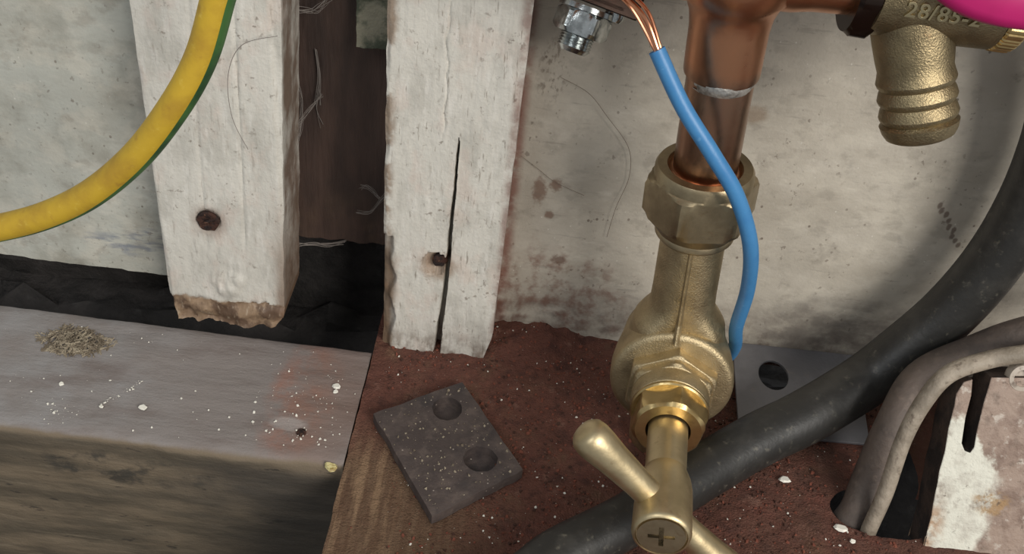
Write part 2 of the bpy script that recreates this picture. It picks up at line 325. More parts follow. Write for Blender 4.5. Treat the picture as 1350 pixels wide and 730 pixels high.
class G:
    def __init__(s): s.v = []; s.f = []; s.mi = []

    def add(s, vs, fs, mi=0):
        b = len(s.v); s.v += [Vector(q) for q in vs]
        for f in fs: s.f.append([i + b for i in f]); s.mi.append(mi)
        return s

    def box(s, c0, c1, mi=0):
        (a, b, d), (e, f, g) = c0, c1
        return s.add([(a, b, d), (e, b, d), (e, f, d), (a, f, d), (a, b, g), (e, b, g), (e, f, g), (a, f, g)],
                     [(0, 3, 2, 1), (4, 5, 6, 7), (0, 1, 5, 4), (1, 2, 6, 5), (2, 3, 7, 6), (3, 0, 4, 7)], mi)

    def rings(s, rs, closed=True, caps=True, mi=0):
        n = len(rs[0]); vs = [p for r in rs for p in r]; fs = []
        for i in range(len(rs) - 1):
            for j in range(n if closed else n - 1):
                k = (j + 1) % n
                fs.append((i * n + j, i * n + k, (i + 1) * n + k, (i + 1) * n + j))
        if caps: fs.append(tuple(range(n))[::-1]); fs.append(tuple((len(rs) - 1) * n + j for j in range(n)))
        return s.add(vs, fs, mi)

    def lathe(s, prof, o, axis, seg=40, xd=None, caps=True, mi=0, rf=None):
        """prof: (height, radius) pairs; rf(theta, radius, height) may reshape the section"""
        x, y, z = frame(axis, xd); o = Vector(o); rs = []
        for h, r in prof:
            ring = []
            for j in range(seg):
                t = 2 * math.pi * j / seg; q = rf(t, r, h) if rf else r
                ring.append(o + z * h + (x * math.cos(t) + y * math.sin(t)) * q)
            rs.append(ring)
        return s.rings(rs, True, caps, mi)

    def hexnut(s, o, axis, xd, af, prof, seg=96, caps=True):
        """hexagon of width af across flats, flats centred on xd, trimmed by the turned profile (height, cap radius)"""
        def rf(t, r, h):
            a = (t + math.pi / 6) % (math.pi / 3) - math.pi / 6
            return min(af / 2 / math.cos(a), r)
        return s.lathe(prof, o, axis, seg, xd, caps, 0, rf)

    def tube(s, pts, rad, seg=16, sub=8, caps=True, smooth=True, arc=None, mi=0, lift=0.):
        pts = [Vector(p) for p in pts]
        rr = rad if isinstance(rad, (list, tuple)) else [rad] * len(pts)
        path = []
        if smooth and len(pts) > 2:
            for i in range(len(pts) - 1):
                p0 = pts[max(i - 1, 0)]; p1 = pts[i]; p2 = pts[i + 1]; p3 = pts[min(i + 2, len(pts) - 1)]
                for k in range(sub):
                    t = k / sub
                    path.append((.5 * ((2 * p1) + (p2 - p0) * t + (2 * p0 - 5 * p1 + 4 * p2 - p3) * t * t + (3 * p1 - p0 - 3 * p2 + p3) * t ** 3), rr[i] + (rr[i + 1] - rr[i]) * t))
            path.append((pts[-1], rr[-1]))
        else: path = list(zip(pts, rr))
        rs = []; n = None
        for i, (p, r) in enumerate(path):
            tg = (path[min(i + 1, len(path) - 1)][0] - path[max(i - 1, 0)][0]).normalized()
            if n is None:
                n = Vector((0, 0, 1)) if abs(tg.z) < .8 else Vector((1, 0, 0))
            n = (n - tg * n.dot(tg)).normalized(); b = tg.cross(n)
            if arc:
                a0, a1 = arc
                rs.append([p + (n * math.cos(a0 + (a1 - a0) * j / seg) + b * math.sin(a0 + (a1 - a0) * j / seg)) * (r + lift) for j in range(seg + 1)]
                          + [p + (n * math.cos(a1 + (a0 - a1) * j / seg) + b * math.sin(a1 + (a0 - a1) * j / seg)) * (r - .04) for j in range(seg + 1)])
            else: rs.append([p + (n * math.cos(2 * math.pi * j / seg) + b * math.sin(2 * math.pi * j / seg)) * r for j in range(seg)])
        return s.rings(rs, True, caps, mi)

    def prism(s, loops, o, axis, xd, h0, h1, mi=0, side=None):
        """outline plus holes (2-D loops) extruded from h0 to h1 along axis"""
        x, y, z = frame(axis, xd); o = Vector(o)
        flat = [p for l in loops for p in l]
        tri = tessellate_polygon([[Vector((a, b, 0)) for a, b in l] for l in loops])
        n = len(flat)
        vs = [o + x * a + y * b + z * h1 for a, b in flat] + [o + x * a + y * b + z * h0 for a, b in flat]
        fs = []
        for t in tri:
            a, b, d = (Vector(flat[i]) for i in t)
            t = tuple(t) if (b - a).cross(d - a) > 0 else tuple(t)[::-1]
            fs.append(t); fs.append(tuple(i + n for i in t[::-1]))
        k = 0
        for li, l in enumerate(loops):
            ar = sum(l[i][0] * l[(i + 1) % len(l)][1] - l[(i + 1) % len(l)][0] * l[i][1] for i in range(len(l)))
            fl = (ar > 0) != (li > 0)
            for i in range(len(l)):
                a, b = k + i, k + (i + 1) % len(l)
                fs.append((a + n, b + n, b, a) if fl else (a, b, b + n, a + n))
            k += len(l)
        nt = 2 * len(tri); s.add(vs, fs, mi)
        if side is not None: s.mi[-(len(fs) - nt):] = [side] * (len(fs) - nt)
        return s

    def build(s, name, mat, parent=None, org=None, smooth=35, bevel=0., label=None):
        me = bpy.data.meshes.new(name)
        o_ = Vector(org) if org is not None else (Vector(parent.location) / CM if parent else Vector((0, 0, 0)))
        par = parent
        if par and par.parent: o_ = Vector(par.parent.location) / CM
        me.from_pydata([(v - o_) * CM for v in s.v], [], s.f)
        for mm in (mat if isinstance(mat, (list, tuple)) else [mat]): me.materials.append(M[mm])
        if any(s.mi): me.polygons.foreach_set('material_index', s.mi)
        me.validate(); me.update()
        if smooth:
            me.polygons.foreach_set('use_smooth', [True] * len(me.polygons)); me.set_sharp_from_angle(angle=math.radians(smooth))
        o = bpy.data.objects.new(name, me); COL.objects.link(o)
        if parent: o.parent = parent
        else: o.location = o_ * CM
        if bevel:
            b = o.modifiers.new('bevel', 'BEVEL'); b.width = bevel * CM; b.segments = 2; b.limit_method = 'ANGLE'; b.angle_limit = math.radians(35)
        if label: o['label'] = label
        return o


def nz(x, y, z=0., k=1., o=4): return noise.fractal(Vector((x * k, y * k, z * k)), 1., 2., o)
def sstep(a, b, v):
    t = min(1, max(0, (v - a) / (b - a))); return t * t * (3 - 2 * t)


def circ(cx, cy, rx, ry=None, n=32, wob=0., ph=0.):
    ry = ry or rx
    return [(cx + rx * math.cos(2 * math.pi * i / n) * (1 + wob * nz(cx + math.cos(i), cy + i * .7 + ph)), cy + ry * math.sin(2 * math.pi * i / n) * (1 + wob * nz(cx + i * .6, cy + ph))) for i in range(n)]


def slab(g, xl, xr, zb, zt, yf, th, nx, nzn, disp):
    """upright board: front grid at yf displaced by disp(x, z) (plus is into the board), rim back to yf + th"""
    vs = []; fs = []
    for j in range(nzn + 1):
        t = j / nzn
        for i in range(nx + 1):
            s_ = i / nx
            x = xl(0) + (xr(0) - xl(0)) * s_; z0 = zb(x); z = z0 + (zt - z0) * t
            x = xl(z) + (xr(z) - xl(z)) * s_
            vs.append((x, yf + disp(x, z), z))
    W = nx + 1
    for j in range(nzn):
        for i in range(nx):
            a = j * W + i; fs.append((a, a + 1, a + 1 + W, a + W))
    rim = [i for i in range(W)] + [j * W + nx for j in range(1, nzn + 1)] + [nzn * W + i for i in range(nx - 1, -1, -1)] + [j * W for j in range(nzn - 1, 0, -1)]
    b = len(vs)
    for i in rim: vs.append((vs[i][0], yf + th, vs[i][2]))
    n = len(rim)
    for k in range(n): fs.append((rim[(k + 1) % n], rim[k], b + k, b + (k + 1) % n))
    fs.append(tuple(range(b, b + n)))
    g.add(vs, fs)
    return g


# ------------------------------------------------------------------ the setting
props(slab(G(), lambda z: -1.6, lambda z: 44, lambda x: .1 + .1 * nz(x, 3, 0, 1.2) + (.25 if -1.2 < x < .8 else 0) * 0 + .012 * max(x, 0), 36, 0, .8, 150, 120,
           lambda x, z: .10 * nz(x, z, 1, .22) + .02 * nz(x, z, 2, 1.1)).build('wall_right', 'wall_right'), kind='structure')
props(slab(G(), lambda z: -46, lambda z: -10.6, lambda x: 1.0 - .02 * (x + 16) + .07 * nz(x, 9, 0, 1.3), 36, 0, .8, 120, 120,
           lambda x, z: .12 * nz(x, z, 5, .25) + .025 * nz(x, z, 6, 1.2)).build('wall_left', 'wall_left'), kind='structure')
# dark void behind the panels
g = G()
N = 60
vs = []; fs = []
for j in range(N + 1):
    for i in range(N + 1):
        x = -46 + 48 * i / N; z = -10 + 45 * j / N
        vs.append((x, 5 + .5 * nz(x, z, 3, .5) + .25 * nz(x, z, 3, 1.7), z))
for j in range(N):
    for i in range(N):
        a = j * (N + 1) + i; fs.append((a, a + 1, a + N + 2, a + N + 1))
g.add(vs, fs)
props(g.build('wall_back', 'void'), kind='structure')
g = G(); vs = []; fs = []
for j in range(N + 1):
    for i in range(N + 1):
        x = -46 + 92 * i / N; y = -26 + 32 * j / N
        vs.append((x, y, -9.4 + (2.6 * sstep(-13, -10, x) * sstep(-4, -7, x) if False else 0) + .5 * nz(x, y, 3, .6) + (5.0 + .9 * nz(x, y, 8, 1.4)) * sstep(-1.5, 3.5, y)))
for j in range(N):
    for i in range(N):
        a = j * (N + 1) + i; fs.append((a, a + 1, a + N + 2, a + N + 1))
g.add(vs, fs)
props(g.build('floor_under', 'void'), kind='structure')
props(slab(G(), lambda z: -16, lambda z: -2.5, lambda x: 2.55 + .16 * nz(x, 2, 1, 1.6) + .02 * (x + 8), 36, 2, 1.2, 90, 60,
           lambda x, z: .06 * nz(x, z, 1, .4)).build('wall_inner', 'recess'), kind='structure')

# floor: board surface with heaped red dust, broken away where the cables drop through and cut open for added shade
def floor_h(x, y):
    m_ = max(sstep(-3, 1.5, x), sstep(-9, -5, y))
    h = .10 * m_ * max(0, nz(x, y, 4, .55) + .35) + (.05 + .06 * sstep(-4.5, -1, y)) * m_ * nz(x, y, 9, 2.6)
    h += .55 * math.exp(-((x - 1.2) / 2.6) ** 2) * sstep(-2.6, -.3, y) * (1 + .5 * nz(x, y, 2, 1.2))
    return h + .015 * nz(x * 3, y * .4, 2, 1.)


g = G(); vs = []; fs = []; NX, NY = 230, 130
X0, X1, Y0, Y1 = -5.72, 32., -20., .75
HOLES = ((15.95, -8.3, 2.25, 1.25), (12.2, -1.6, 1.5, 1.3), (16.75, -5.6, 1.0, 2.2))     # cable hole; cuts added for dark shade under the plate and beside the board
for j in range(NY + 1):
    for i in range(NX + 1):
        x = X0 + (X1 - X0) * i / NX; y = Y0 + (Y1 - Y0) * j / NY
        if i == 0: x += .05 * nz(2, y, 0, .8)
        for hx, hy, ra, rb in HOLES:
            q = math.hypot((x - hx) / ra, (y - hy) / rb)
            if .75 < q < 1: x = hx + (x - hx) / q; y = hy + (y - hy) / q
        vs.append((x, y, floor_h(x, y)))
W = NX + 1
for j in range(NY):
    for i in range(NX):
        a = j * W + i
        cx_, cy_ = sum(vs[q][0] for q in (a, a + 1, a + 1 + W, a + W)) / 4, sum(vs[q][1] for q in (a, a + 1, a + 1 + W, a + W)) / 4
        if any(math.hypot((cx_ - hx) / ra, (cy_ - hy) / rb) < .985 for hx, hy, ra, rb in HOLES): continue
        fs.append((a, a + 1, a + 1 + W, a + W))
g.add(vs, fs)
b = len(g.v)
edge = [j * W for j in range(NY + 1)]
g.add([(vs[i][0], vs[i][1], -1.9) for i in edge], [])
for k in range(NY): g.f.append([edge[k], edge[k + 1], b + k + 1, b + k]); g.mi.append(0)
e2 = list(range(W)); b = len(g.v)
g.add([(vs[i][0], vs[i][1], -1.9) for i in e2], [])
for k in range(NX): g.f.append([e2[k + 1], e2[k], b + k, b + k + 1]); g.mi.append(0)
props(g.build('floor', 'floor', smooth=60), kind='structure')

# ------------------------------------------------------------------ timber beam, lower left
org = (-20, -5.6, -5)
m = M['beam']; m.node_tree.nodes['Mapping'].inputs['Location'].default_value = org
prof = [(-2.15, -9), (-2.15, -2), (-2.15, -.4), (-2.17, -.06), (-2.3, 0)] + [(-2.3 - .33 * i, 0) for i in range(1, 20)] + [(-8.75, -.02), (-8.86, -.07), (-8.95, -.17), (-9.0, -.32)] + [(-9.0 - .02 * (i % 2), -.32 - .3 * i) for i in range(1, 29)] + [(-8.9, -9)]
rs = []
for i in range(161):
    x = -46 + (46 - 5.78) * i / 160; ring = []
    for y, z in prof:
        yy = y - .32 * (x + 22) / 16 * (1 if y > -5 else .45) * .9
        d = .05 * nz(x * .35, y * 1.3, z * 1.3, .8) + .02 * nz(x, y * 2, z * 2, 2)
        edge_ = .12 * max(0, nz(x, 5, 0, .5)) * (1 if -.4 < z < -.01 and y < -8 else 0)
        ring.append((x, yy + (d * 1.6 if z < -.2 and y < -8 else 0) + edge_, z + (d if z > -.1 else 0) - edge_ * .6))
    rs.append(ring)
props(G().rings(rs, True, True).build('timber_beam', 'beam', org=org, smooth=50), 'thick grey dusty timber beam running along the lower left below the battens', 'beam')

bm_ = bpy.data.objects['timber_beam']
g = G().lathe([(0, .2), (.05, .2), (.08, .12), (.08, .03)], (-7.77, -7.58, -.01), (0, 0, 1), 14)  # dark disc added to stand for a nail hole
no = g.build('nail', 'rust', org=(-20, -5.6, -5), label='dark nail hole in the beam, made as a rusty disc'); no.location = (0, 0, 0); no.parent = bm_

# ------------------------------------------------------------------ battens
org = (-12.1, -1, .3)
t = thing('wall_batten', org, 'white painted batten with broken bare wood bottom end behind the yellow cable', 'batten')


def dl(x, z):
    d = .035 * nz(x * 1.4, z * .4, 1, .7) + .012 * nz(x, z, 1, 3)
    for gx, k in ((-12.75 + .03 * (z - 8), .05), (-11.1 + .03 * (z - 9), .07)):
        d += k * math.exp(-((x - gx) / .07) ** 2) * sstep(3.5, 6, z)
    rr = math.hypot(x + 12.66, z - 5.96); d += .16 * (1 - sstep(.44, .54, rr + .05 * nz(x, z, 3, 4)))
    q = math.hypot((x + 12.1) / .75, (z - 2.75) / .8)
    if q < 1.3: d -= (.15 * (1 - sstep(.4, 1.2, q)) + (.09 * nz(x, z, 7, 2.2) + .05 * nz(x * 3, z * .8, 2, 2.2)) * (1 - sstep(.7, 1.3, q)))
    lim = 1.65 + .3 * nz(x, 1, 0, 1.1)
    d += .12 * (1 - sstep(lim - .12, lim + .05, z)) + (.25 * nz(x * .6, z * .9, 4, 1.5) if z < lim else 0)
    e = min(x + 14.72, -9.55 - x); d += .1 * (1 - sstep(-.05, .12, e + .05 * nz(x, z, 5, 1.5)))
    return d


slab(G(), lambda z: -14.7 + .03 * nz(1, z, 0, .7) + .35 * (1 - sstep(.2, 1.9, z)) * .7 + .02 * (z - 8) * .6, lambda z: -9.72 + .05 * (z - 2) * .75 + .03 * nz(4, z, 0, 1.1) - .45 * (1 - sstep(.2, 1.2, z)),
     lambda x: .28 + .16 * nz(x, 3, 2, 1.3) + .05 * (x + 12), 27, -2.05, 2.9, 84, 200, dl).build('timber_strip', 'batten_l', t, smooth=45)
g = G(); g.lathe([(0, .47), (.1, .47), (.15, .4), (.13, .2), (.06, .1)], (-12.66, -2.0, 5.96), (0, -1, .05), 24, rf=lambda th, r, h: r * (1 + .1 * nz(math.cos(th) * 2, math.sin(th) * 2, h * 5)))
g.tube([(-12.95, -2.1, 5.8), (-12.7, -2.16, 5.98), (-12.4, -2.1, 6.1)], .07, 6)
g.build('screw', 'rust', t, label='rusty screw head sunk in the white paint')

org = (-3, -1, -.4)
t = thing('wall_batten', org, 'white painted batten with a long black split and nail hole beside the copper pipe wall', 'batten')


def dr(x, z):
    d = .035 * nz(x * 1.4, z * .35, 11, .7) + .014 * nz(x, z, 12, 3)
    xc = -2.61 + (-.11 * sstep(11.3, 5, z)) - .24 * (1 - sstep(-.5, 5, z)) + .03 * nz(1, z, 3, 1.2)
    wd = .025 + .05 * (1 - sstep(4, 11.4, z)) + .05 * (1 - sstep(-.5, 4, z)); wd *= 1 - sstep(10.6, 11.5, z)
    if wd > .004: d += .9 * (1 - sstep(wd * .7, wd * 1.25 + .015, abs(x - xc)))
    d += .06 * math.exp(-((x + 3.2 + .25 * nz(2, z, 4, .5)) / .04) ** 2) * sstep(10.8, 12, z)
    rr = math.hypot(x + 3.25, z - 5.07); d += .5 * (1 - sstep(.44, .58, rr + .08 * nz(x, z, 3, 4)))
    e = x + 5.45; d += .14 * (1 - sstep(-.05, .2, e + .1 * nz(x, z, 5, 1.5)))
    if z < 6.2: d += .3 * (1 - sstep(-5.1, -4.9, x + .25 * nz(1, z, 2, .9)))
    return d


slab(G(), lambda z: -5.42 + .05 * nz(1, z, 5, .8), lambda z: -.5 + .015 * (z - 6) + .03 * nz(4, z, 7, 1.1) - .28 * (1 - sstep(-.3, 1.6, z)),
     lambda x: -.32 + .1 * nz(x, 3, 8, 1.4) + .05 * (x + 3), 27, -2.05, 2.0, 190, 200, dr).build('timber_strip', 'batten_r', t, smooth=45)
g = G(); g.lathe([(0, .33), (.12, .33), (.16, .25), (.16, .1)], (-3.1, -1.62, 5.05), (.35, -1, .1), 20, rf=lambda th, r, h: r * (1 + .15 * nz(math.cos(th) * 2, math.sin(th) * 2, h * 5 + 3)))
g.build('nail', 'rust', t, label='rusty nail head in the hole')

# offcut of wood high in the recess
org = (-6.3, 1.2, 13.1)
slab(G(), lambda z: -7.05 + .05 * nz(1, z), lambda z: -5.0, lambda x: 13.1 + .06 * nz(x, 1, 0, 1.5), 15.1, .8, 1.2, 24, 24, lambda x, z: .05 * nz(x, z, 2, 1.2)).build('wood_offcut', 'offcut', org=org)
props(bpy.data.objects['wood_offcut'], 'small mossy grey wood offcut high in the dark recess between the battens', 'wood piece')

# ------------------------------------------------------------------ copper pipe with tee
AX = Vector((-.0600, 0, 1)).normalized()           # the riser leans a little
PB = Vector((6.66, -5.5, 4.5))                     # centre of the stop valve on the riser axis
def onpipe(z): return PB + AX * ((z - PB.z) / AX.z)


t = thing('copper_pipe', onpipe(12.4), 'tarnished copper pipe and soldered tee standing in the brass valve nut', 'pipe')
M['copper'].node_tree.nodes['Mapping'].inputs['Location'].default_value = onpipe(12.4)
G().lathe([(0, 1.06), (.1, 1.1), (5, 1.1), (5.6, 1.1)], onpipe(12.4), AX, 48).build('riser', 'copper', t)
g = G()
L = lambda z: (z - 17.0) / AX.z
g.lathe([(L(17.0), 1.12), (L(17.0), 1.21), (L(17.1), 1.23), (L(18.6), 1.25), (L(19.1), 1.32), (L(19.5), 1.48), (L(19.8), 1.75), (L(20.4), 1.9)], onpipe(17.0), AX, 48)
g.lathe([(0, 1.24), (1.1, 1.27), (1.6, 1.36), (5, 1.36), (5.6, 1.27), (6.7, 1.24)], (2.4, -5.5, 20.75), (1, 0, 0), 48)
g.build('tee', 'copper', t)
G().lathe([(0, 1.1), (9, 1.1)], (-3, -5.5, 20.75), (1, 0, 0), 40).build('branch', 'copper', t)
G().lathe([(0, 1.1), (4.1, 1.1)], (6.8, -5.5, 20.75), (1, 0, 0), 40).build('branch', 'copper', t)
g = G()
pr = []
def sold(th, r, h):
    k = math.exp(-((th - 4.55) / .5) ** 2)
    return r + .03 * k * (1 if .05 < h < .6 else 0) + .02 * nz(math.cos(th) * 3, math.sin(th) * 3, h * 4)
g.lathe([(-.0, 1.05), (.16, 1.13), (.3, 1.17), (.45, 1.2), (.56, 1.18)], onpipe(16.6), AX, 64, xd=(1, 0, 0), rf=sold)
# keep only the smear at the front of the joint
keep = [(f, mi) for f, mi in zip(g.f, g.mi) if len(f) == 4 and sum(g.v[i].y for i in f) / 4 < -6.3 + .25 * nz(sum(g.v[i].x for i in f) * .9, sum(g.v[i].z for i in f) * 1.3)]
g.f = [k[0] for k in keep]; g.mi = [k[1] for k in keep]
g.build('solder_joint', 'solder', t, label='silvery solder smear')

# ------------------------------------------------------------------ brass stop valve
BD = Vector((math.sin(math.radians(-5.5)) * math.cos(math.radians(3)), -math.cos(math.radians(-5.5)) * math.cos(math.radians(3)), math.sin(math.radians(3))))
t = thing('stop_valve', (6.9, -5.5, 0), 'brass stop valve with crutch handle below the copper pipe', 'valve')
g = G()
A = PB
g.lathe([(-5.6, 1.25), (-3.6, 1.3), (-2.9, 1.45), (-2.3, 1.7), (-1.99, 1.78), (-1.4, 1.9), (0, 1.95), (.7, 1.93), (1.4, 1.85), (1.99, 1.74), (2.01, 1.74), (2.35, 1.55), (2.7, 1.32), (3.0, 1.22), (3.6, 1.19), (6.2, 1.16), (6.4, 1.16)], A, AX, 96, xd=(0, -1, 0), rf=lambda th, r, h: min(r, 1.18 / max(math.cos(th), .05)))
g.lathe([(-2.2, .6), (-2.0, 1.5), (-1.5, 2.0), (-.8, 2.1), (.1, 2.28), (.7, 2.36), (1.3, 2.36), (1.46, 2.33), (1.55, 2.24), (1.58, 2.1), (1.62, 1.4)], A, BD, 72)
bd = g.build('valve_body', 'brass_cast', t, smooth=40)
g = G()
x_, y_, z_ = frame(AX, (0, -1, 0))
ridge = []
for zz, r_ in ((10.75, 1.19), (8.2, 1.22), (7.3, 1.3), (6.6, 1.62)):
    p = onpipe(zz); a_ = math.radians(-8)
    d_ = Vector((math.sin(a_), -math.cos(a_), 0)); s_ = Vector((math.cos(a_), math.sin(a_), 0))
    ridge.append([p + d_ * (r_ - .08) - s_ * .12, p + d_ * (r_ + .05) - s_ * .035, p + d_ * (r_ + .05) + s_ * .035, p + d_ * (r_ - .08) + s_ * .12])
g.rings(ridge).build('mould_seam', 'brass_cast', bd, smooth=0)
G().lathe([(0, 1.1), (.02, 1.36), (.1, 1.42), (.3, 1.42), (.4, 1.36), (.42, 1.1)], onpipe(10.62), AX, 48).build('collar', 'brass_nut', t)
g = G()
g.hexnut(onpipe(10.95), AX, (0.08, -1, 0), 3.45, [(0, 1.2), (0, 1.42), (.2, 1.55), (.5, 1.82), (.75, 2.02), (1.8, 2.02), (2.0, 1.9), (2.08, 1.78), (2.12, 1.72), (2.42, 1.7), (2.55, 1.62), (2.55, 1.3), (2.2, 1.16)], caps=False)
g.build('compression_nut', 'brass_nut', t, smooth=28)
G().lathe([(0, 1.1), (.25, 1.26), (.32, 1.2), (.36, 1.1)], onpipe(13.05), AX, 40).build('olive', 'copper', t)
X6 = Vector((0, 0, 1))
X6 = (Matrix.Rotation(math.radians(30), 3, BD) @ X6)
at = lambda tt: A + BD * tt
G().hexnut(at(1.55), BD, X6, 3.2, [(0, 1.2), (0, 1.86), (.35, 1.86), (.5, 1.78), (.56, 1.66), (.56, 1.2)]).build('bonnet_hex', 'brass_cast', t, smooth=25, bevel=.04)
G().hexnut(at(2.06), BD, X6, 2.9, [(0, 1.2), (0, 1.62), (.2, 1.6), (.32, 1.5), (.34, 1.2)]).build('bonnet_step', 'brass_cast', t, smooth=25, bevel=.03)
G().lathe([(0, 1.2), (0, 1.46), (.5, 1.46), (.65, 1.42), (.7, 1.36), (.7, 1)], at(2.35), BD, 56).build('bonnet', 'brass_cast', t)
G().lathe([(0, 1.1), (0, 1.4), (.06, 1.45), (.16, 1.45), (.22, 1.4), (.22, 1.0)], at(3.03), BD, 56).build('sealing_ring', 'brass_bright', t)
X7 = (Matrix.Rotation(math.radians(22), 3, BD) @ Vector((0, 0, 1)))
G().hexnut(at(3.22), BD, X7, 2.5, [(0, 1.0), (0, 1.4), (.1, 1.44), (.6, 1.44), (.85, 1.33), (.98, 1.2), (.98, .82), (.3, .78)], caps=False).build('gland_nut', 'brass_bright', t, smooth=25)
G().lathe([(0, .73), (2.9, .72), (3.6, .72)], at(3.3), BD, 40).build('spindle', 'brass_handle', t)
g = G()
HB = at(7.75)
g.lathe([(-1.5, .7), (-1.38, .78), (-1.0, .9), (-.6, .96), (.2, .98), (1.0, .99), (1.25, .99), (1.38, .95), (1.42, .87), (1.34, .84)], HB, BD, 48)
ah = Vector((-.74, 0, .67)); ah = (ah - BD * ah.dot(BD)).normalized()
sd = BD.cross(ah)
for sg in (1, -1):
    d_ = (ah * sg).normalized()
    g.lathe([(.3, .5), (.8, .5), (1.4, .5), (2.6, .57), (3.3, .64), (3.7, .66), (3.95, .62), (4.1, .5), (4.17, .3), (4.19, .1)], HB + BD * .15, d_, 32, xd=BD)
hd = g.build('crutch_handle', 'brass_handle', t, smooth=50)
g = G()
pl = []; a_, b_ = .08, .44
plus = [(-a_, -b_), (a_, -b_), (a_, -a_), (b_, -a_), (b_, a_), (a_, a_), (a_, b_), (-a_, b_), (-a_, a_), (-b_, a_), (-b_, -a_), (-a_, -a_)]
th_ = math.radians(8); plus = [(x * math.cos(th_) - y * math.sin(th_), x * math.sin(th_) + y * math.cos(th_)) for x, y in plus]
g.prism([circ(0, 0, .8), plus], HB, BD, (1, 0, 0), 1.1, 1.44)
sc_ = g.build('handle_screw', 'brass_nut', hd)
G().lathe([(0, .5), (.06, .5)], HB + BD * 1.28, BD, 24).build('screw_recess', 'slot', hd)

# ------------------------------------------------------------------ brass drain cock, upper right
t = thing('drain_cock', (11.9, -5.5, 18.7), 'aged brass drain cock with ribbed hose spout at the upper right', 'drain cock')
DA = Vector((1, 0, -.03)).normalized(); DO = Vector((9.7, -5.7, 20.65))
g = G()
g.lathe([(-.1, 1.2), (0, 1.5), (.3, 1.55), (2, 1.56), (3.7, 1.5), (3.75, 1.2)], DO, DA, 48)
dd = Vector((.31, -.25, -.9)).normalized(); so = Vector((10.95, -5.9, 20.0))
rib = [(0, 1.25), (1.0, 1.2), (1.5, 1.16), (1.8, 1.12)]
h = 1.85
for k in range(4):
    rib += [(h + .1, 1.15), (h + .3, 1.2), (h + .4, 1.17), (h + .5, 1.09)] if k < 3 else [(h + .06, 1.2), (h + .3, 1.14), (h + .48, 1.04), (h + .55, .92), (h + .5, .8), (h - 1, .78)]
    h += .54
g.lathe(rib, so, dd, 48)
g.build('cock_body', 'brass_dark', t, smooth=30)
def knurl(th, r, h): return r * (1 + (.018 if int(th / (2 * math.pi) * 96) % 2 else 0))
G().lathe([(0, 1.2), (0, 1.44), (.08, 1.5), (.55, 1.5), (.64, 1.42), (.64, .5)], DO + DA * 3.74, DA, 192, rf=knurl).build('knurled_ring', 'brass_bright', t, smooth=20)
G().hexnut((9.05, -5.6, 20.5), (1, 0, 0), (0, -.8, .6), 2.9, [(0, 1.1), (0, 1.45), (.12, 1.6), (.6, 1.64), (.75, 1.5), (.8, 1.2)]).build('union_nut', 'dark_steel', t, smooth=28)
cu = bpy.data.curves.new('casting_number', 'FONT'); cu.body = '28/85-2'; cu.size = .0066; cu.extrude = .0004; cu.bevel_depth = .00012; cu.space_character = 1.08
tmp = bpy.data.objects.new('tmp', cu); COL.objects.link(tmp)
bpy.context.view_layer.update()
me = bpy.data.meshes.new_from_object(tmp.evaluated_get(bpy.context.evaluated_depsgraph_get()))
bpy.data.objects.remove(tmp)
# wrap the characters round the barrel
for v in me.vertices:
    px, py, pz = v.co / CM
    ang = math.radians(-2) + (py - .24) / 1.56        # measured up from the front (-y) of the barrel
    rr = 1.55 + pz + .02
    p = DO + DA * (.62 + px) + Vector((0, -math.cos(ang) * rr, math.sin(ang) * rr))
    v.co = (p - Vector(t.location) / CM) * CM
me.materials.clear(); me.materials.append(M['brass_text'])
tx = bpy.data.objects.new('casting_number', me); COL.objects.link(tx); tx.parent = t; tx['label'] = 'raised cast number 28/85-2'

# pipe stub carrying on to the right of the cock
g = G().lathe([(0, 1.0), (24, 1.0)], DO + DA * 4.35 + Vector((0, .1, .25)), (1, 0, -.02), 40)
o = g.build('copper_pipe', 'copper', org=DO + DA * 4.35); props(o, 'short dark copper pipe end right of the knurled drain cock ring', 'pipe')

# magenta cap over the cock
org = (13.3, -7, 21)
g = G()
g.lathe([(-.6, 2.6), (-.45, 2.95), (0, 3.1), (.3, 3.05), (.5, 2.8), (.6, 2.2), (.62, 1.2), (.55, .4)], (13.0, -7.3, 23.3), (-.1, -.85, .35), 64, rf=lambda th, r, h: r * (1 + .12 * math.cos(2 * th)))
o = g.build('plastic_tag', 'pink', org=org, smooth=50); props(o, 'bright magenta plastic tag hanging above the drain cock', 'tag')

# ------------------------------------------------------------------ zinc bolt and clamp at the top
BO = Vector((1.52, -2.1, 17.05)); bdir = Vector((-.24, -.42, -.9)).normalized()
t = thing('earth_clamp', (1.5, -1.5, 17.2), 'shiny zinc bolt and nut at the top beside the copper strands', 'clamp')
g = G(); pr = []
for k in range(14): pr += [(k * .1, .56), (k * .1 + .05, .61)]
pr += [(1.4, .56), (1.52, .46), (1.52, .1)]
g.lathe(pr, BO, bdir, 32); g.build('bolt', 'zinc', t, smooth=30)
G().hexnut(BO + bdir * .1, bdir, (.7, -.6, 0), 1.75, [(0, .4), (0, .88), (.1, 1.0), (.65, 1.0), (.8, .86), (.8, .5)]).build('nut', 'zinc', t, smooth=25)
G().lathe([(-.12, .3), (-.12, 1.0), (.06, 1.0), (.06, .3)], BO + bdir * .02, bdir, 40).build('washer', 'zinc', t)
g = G()
bx = Vector((.97, .1, .05)).normalized()
g.prism([[(-1.0, -1.0), (1.0, -1.0), (1.2, -.6), (1.1, .9), (-1.0, .9)], circ(0, 0, .5, n=20)], BO, bdir, bx, -.5, -.3)
g.prism([[(-1.0, .7), (1.6, .7), (1.6, .9), (-1.0, .9)]], BO, bdir, bx, -3, -.2)
g.build('strap', 'dark_steel', t, bevel=.04)  # strap is in shadow; its dark steel puts that shade into the colour
